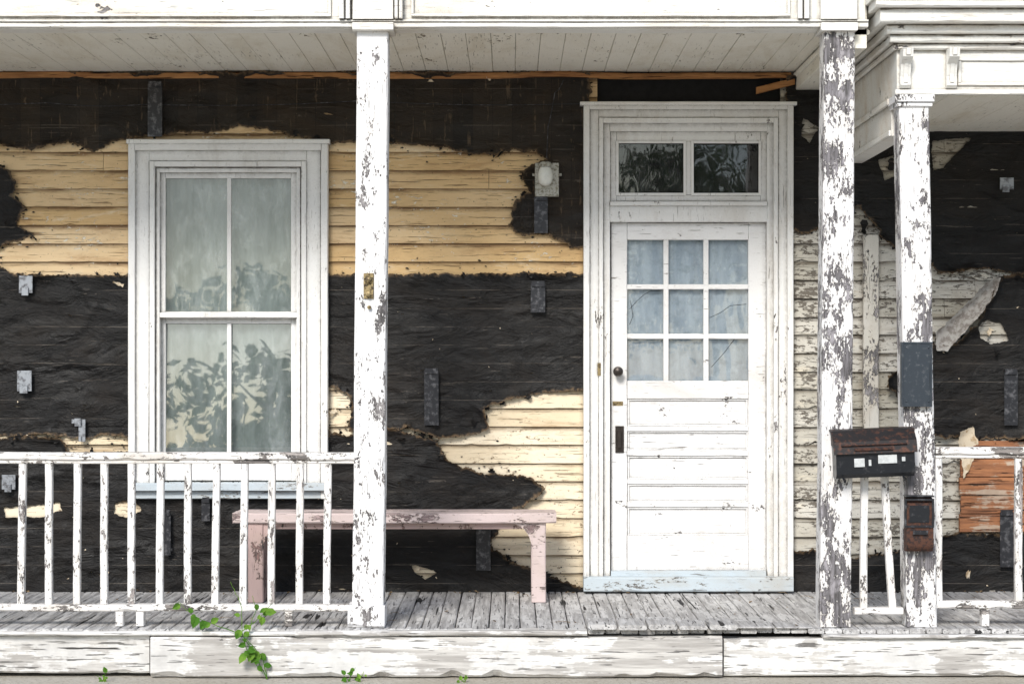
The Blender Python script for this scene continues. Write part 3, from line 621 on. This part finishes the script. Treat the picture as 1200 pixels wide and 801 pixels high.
m=G(); m.frame(1060,1095,584,618,2.5,-1.584,-1.572,c=.001); m.box(xa-.004,xb+.004,-1.582,-1.503,z1_+.001,z1_+.008); m.box(xa+.03,xb-.03,-1.59,-1.578,Z(626,-1.57),Z(621,-1.57),c=.002); m.obj('lid_frame',M['dsteel'],e)
m=G(); m.pb(1066,1089,592,612,-1.5805,-1.5765,c=.001); m.obj('door_flap',M['black'],e)
e=empty('metal_wall_box',(X(1075,-1.52),-1.52,Z(438,-1.52)))
m=G(); m.pb(1058,1091,402,475,-1.535,-1.502,c=.004,w=.001,step=.03); m.obj('box_body',M['plate'],e)
m=G(); m.frame(1056.5,1092.5,400.5,476.5,2.5,-1.539,-1.503,c=.001); 
for (a,b) in ((1062,407),(1088,407),(1062,470),(1088,470)): m.lathe([(.005,0),(.004,.004),(.001,.005)],(X(a,-1.53),-1.5355,Z(b,-1.53)))
m.obj('box_rim',M['plate'],e)
# ---------------------------------------------------------------- plants and debris
def leaf(m,p,sz,nrm,up):
    nrm=nrm.normalized(); t=(up-nrm*up.dot(nrm)).normalized(); sdir=nrm.cross(t); b=len(m.v)
    sh=[(0,0),(.28,.12),(.42,.42),(.3,.75),(0,1.1)]
    for (a,l) in sh: m.v.append(p+t*l*sz+nrm*(-.12*sz*l))
    for (a,l) in sh[1:4]: m.v.append(p+t*l*sz+sdir*a*sz+nrm*.12*sz)
    for (a,l) in sh[1:4]: m.v.append(p+t*l*sz-sdir*a*sz+nrm*.12*sz)
    for o,fl in ((5,0),(8,1)):
        m.f+=[(b,b+1,b+o),(b+1,b+2,b+o+1,b+o),(b+2,b+3,b+o+2,b+o+1),(b+3,b+4,b+o+2)]
def plant(name,base,stems,nl,lsz,mat):
    e=empty(name,base); ms=G(); ml=G()
    for st in stems:
        P=[Vector(base)+Vector(q) for q in st]; pp=[]
        for i in range(len(P)-1):
            for k in range(6): pp.append(P[i].lerp(P[i+1],k/6)+Vector((R(-1,1),R(-1,1),R(-1,1)))*.003)
        pp.append(P[-1]); tube(ms,pp,.003,.0012)
        for k in range(nl):
            p=pp[int(R(.15,1)*(len(pp)-1))]; leaf(ml,p+Vector((R(-.01,.01),R(-.02,0),R(-.01,.01))),lsz*R(.5,1.3),Vector((R(-.6,.6),-1,R(-.1,.9))),Vector((R(-1,1),R(-.3,.2),R(-1,.6))))
    ms.obj('stems',mat,e); ml.obj('leaves',mat,e,False); return e
bx_=X(285,-1.62)
plant('climbing_vine',(bx_,-1.63,-.24),[[(.12,0,0),(.06,.0,.12),(.0,.0,.22),(-.02,.08,.36),(-.08,.12,.47)],[(0.12,0,0),(.1,.01,.1),(.02,-.01,.2),(.05,.1,.33),(.03,.12,.4)],[(-.0,0,.22),(-.13,.03,.26),(-.25,.06,.3),(-.34,.1,.37)],[(0,0,.24),(.08,.05,.3),(.13,.1,.36)],[(0,-.005,.2),(.03,-.01,.12),(.1,-.01,.03)]],7,.046,M['vine'])
plant('weed_plant',(X(410,-1.65),-1.68,-.245),[[(0,0,0),(.01,0,.04),(.03,0,.07)],[(0,0,0),(-.03,0,.03)],[(0.05,0,0),(.07,0,.05)]],4,.025,M['vine'])
plant('weed_plant',(X(122,-1.65),-1.68,-.245),[[(0,0,0),(.01,0,.03),(.02,0,.05)],[(0,0,0),(-.03,0,.03)]],5,.025,M['vine'])
plant('weed_plant',(X(545,-1.65),-1.70,-.245),[[(0,0,0),(.01,0,.03)],[(0,0,0),(-.03,0,.02)]],4,.02,M['vine'])
m=G()
for _ in range(130):
    x=R(-3,3); y=-R(.0,1.5)**1.0 if R(0,1)<.5 else -R(.02,.15); leaf(m,Vector((x,y,.006)),R(.008,.025),Vector((R(-.4,.4),R(-.4,.4),1)),Vector((R(-1,1),R(-1,1),0)))
for _ in range(22):
    x=R(-3,3); y=-R(.05,1.5); a=R(0,6.28); l=R(.03,.12); tube(m,[Vector((x,y,.006)),Vector((x+l*.5*math.cos(a),y+l*.5*math.sin(a),.012)),Vector((x+l*math.cos(a+.2),y+l*math.sin(a+.2),.006))],.0016,.001,4)
m.obj('leaf_litter',M['debris'],None)
# ---------------------------------------------------------------- ground
vs=[];fs=[];n=60
def gc(i): t=(i/n-.5)*2; return (abs(t)**3.2*500+abs(t)*6)*(1 if t>0 else -1)
for j in range(n+1):
    for i in range(n+1):
        x,y=gc(i),gc(j)-6; dd=math.hypot(x,y+2); vs.append((x,y,-.245+ (0 if dd<9 else min(1,(dd-9)/20)*mn.noise(Vector((x*.02,y*.02,0)))*.4)))
for j in range(n):
    for i in range(n): a=j*(n+1)+i; fs.append((a,a+1,a+n+2,a+n+1))
put('ground',vs,fs,M['ground'],None,True)
def tree(loc,h,cr,nl,seed,ls=(.08,.16)):
    rs=np.random.RandomState(seed); e=empty('broadleaf_tree',loc); L0=Vector(loc); m=G(); tips=[]
    tube(m,[L0,L0+Vector((.1,0,h*.25)),L0+Vector((.0,.1,h*.5)),L0+Vector((.1,.1,h*.8))],h*.025,h*.008,10)
    for k in range(14):
        z=h*rs.uniform(.28,.75); a=rs.uniform(0,6.28); l=cr*rs.uniform(.6,1.); p0=L0+Vector((.05,.05,z)); p2=p0+Vector((math.cos(a)*l,math.sin(a)*l,l*rs.uniform(.1,.7)))
        p1=p0.lerp(p2,.5)+Vector((0,0,.3)); tube(m,[p0,p1,p2],h*.01,h*.002,6); tips+=[p1,p2,p1.lerp(p2,.5)]
    tips.append(L0+Vector((0,0,h*.9)))
    m.obj('trunk_and_limbs',M['bark'],e); V=[];Fc=[]
    for k in range(nl):
        t=tips[rs.randint(len(tips))]; p=np.array(t)+rs.normal(0,cr*.15,3); s=rs.uniform(*ls); u=rs.normal(0,1,3); u/=np.linalg.norm(u); w=np.cross(u,rs.normal(0,1,3)); w/=np.linalg.norm(w)
        b=len(V); V+=[p-u*s,p+w*s*.5,p+u*s,p-w*s*.5]; Fc.append((b,b+1,b+2,b+3))
    put('crown',V,Fc,M['leaf'],e)
tree((-4.3,-21,-.3),3.3,1.5,1500,1,(.09,.17)); tree((-10,-30,-.3),5,2.4,3500,2); tree((5.5,-38,-.3),9,3.8,6000,3); tree((12,-30,-.3),8,3.2,4000,4)
# ---------------------------------------------------------------- light, world, camera
EL,AZ=36,16
w=bpy.data.worlds.new("World"); scene.world=w; w.use_nodes=True; nt=w.node_tree; bg=nt.nodes['Background']
sky=nt.nodes.new('ShaderNodeTexSky'); sky.sky_type='NISHITA'; sky.sun_disc=False; sky.sun_elevation=math.radians(EL); sky.sun_rotation=math.radians(180+AZ); sky.dust_density=.8; sky.air_density=1.; sky.ozone_density=1.
nt.links.new(sky.outputs[0],bg.inputs[0]); bg.inputs[1].default_value=.15
ld=bpy.data.lights.new('sun','SUN'); ld.energy=3.7; ld.angle=math.radians(18); ld.color=(1,.96,.89); lo=bpy.data.objects.new('sun',ld); lo.rotation_euler=(math.radians(90-EL),0,math.radians(-AZ)); lo.location=(-5,-15,12); COL.objects.link(lo)
cd=bpy.data.cameras.new('camera'); cd.lens=36*F/1200; cd.shift_y=24.5/1200; cd.clip_end=2000; cd.clip_start=.05
co=bpy.data.objects.new('camera',cd); co.location=(0,-CAM_D,EYE); co.rotation_euler=(math.radians(90),0,0); COL.objects.link(co); scene.camera=co
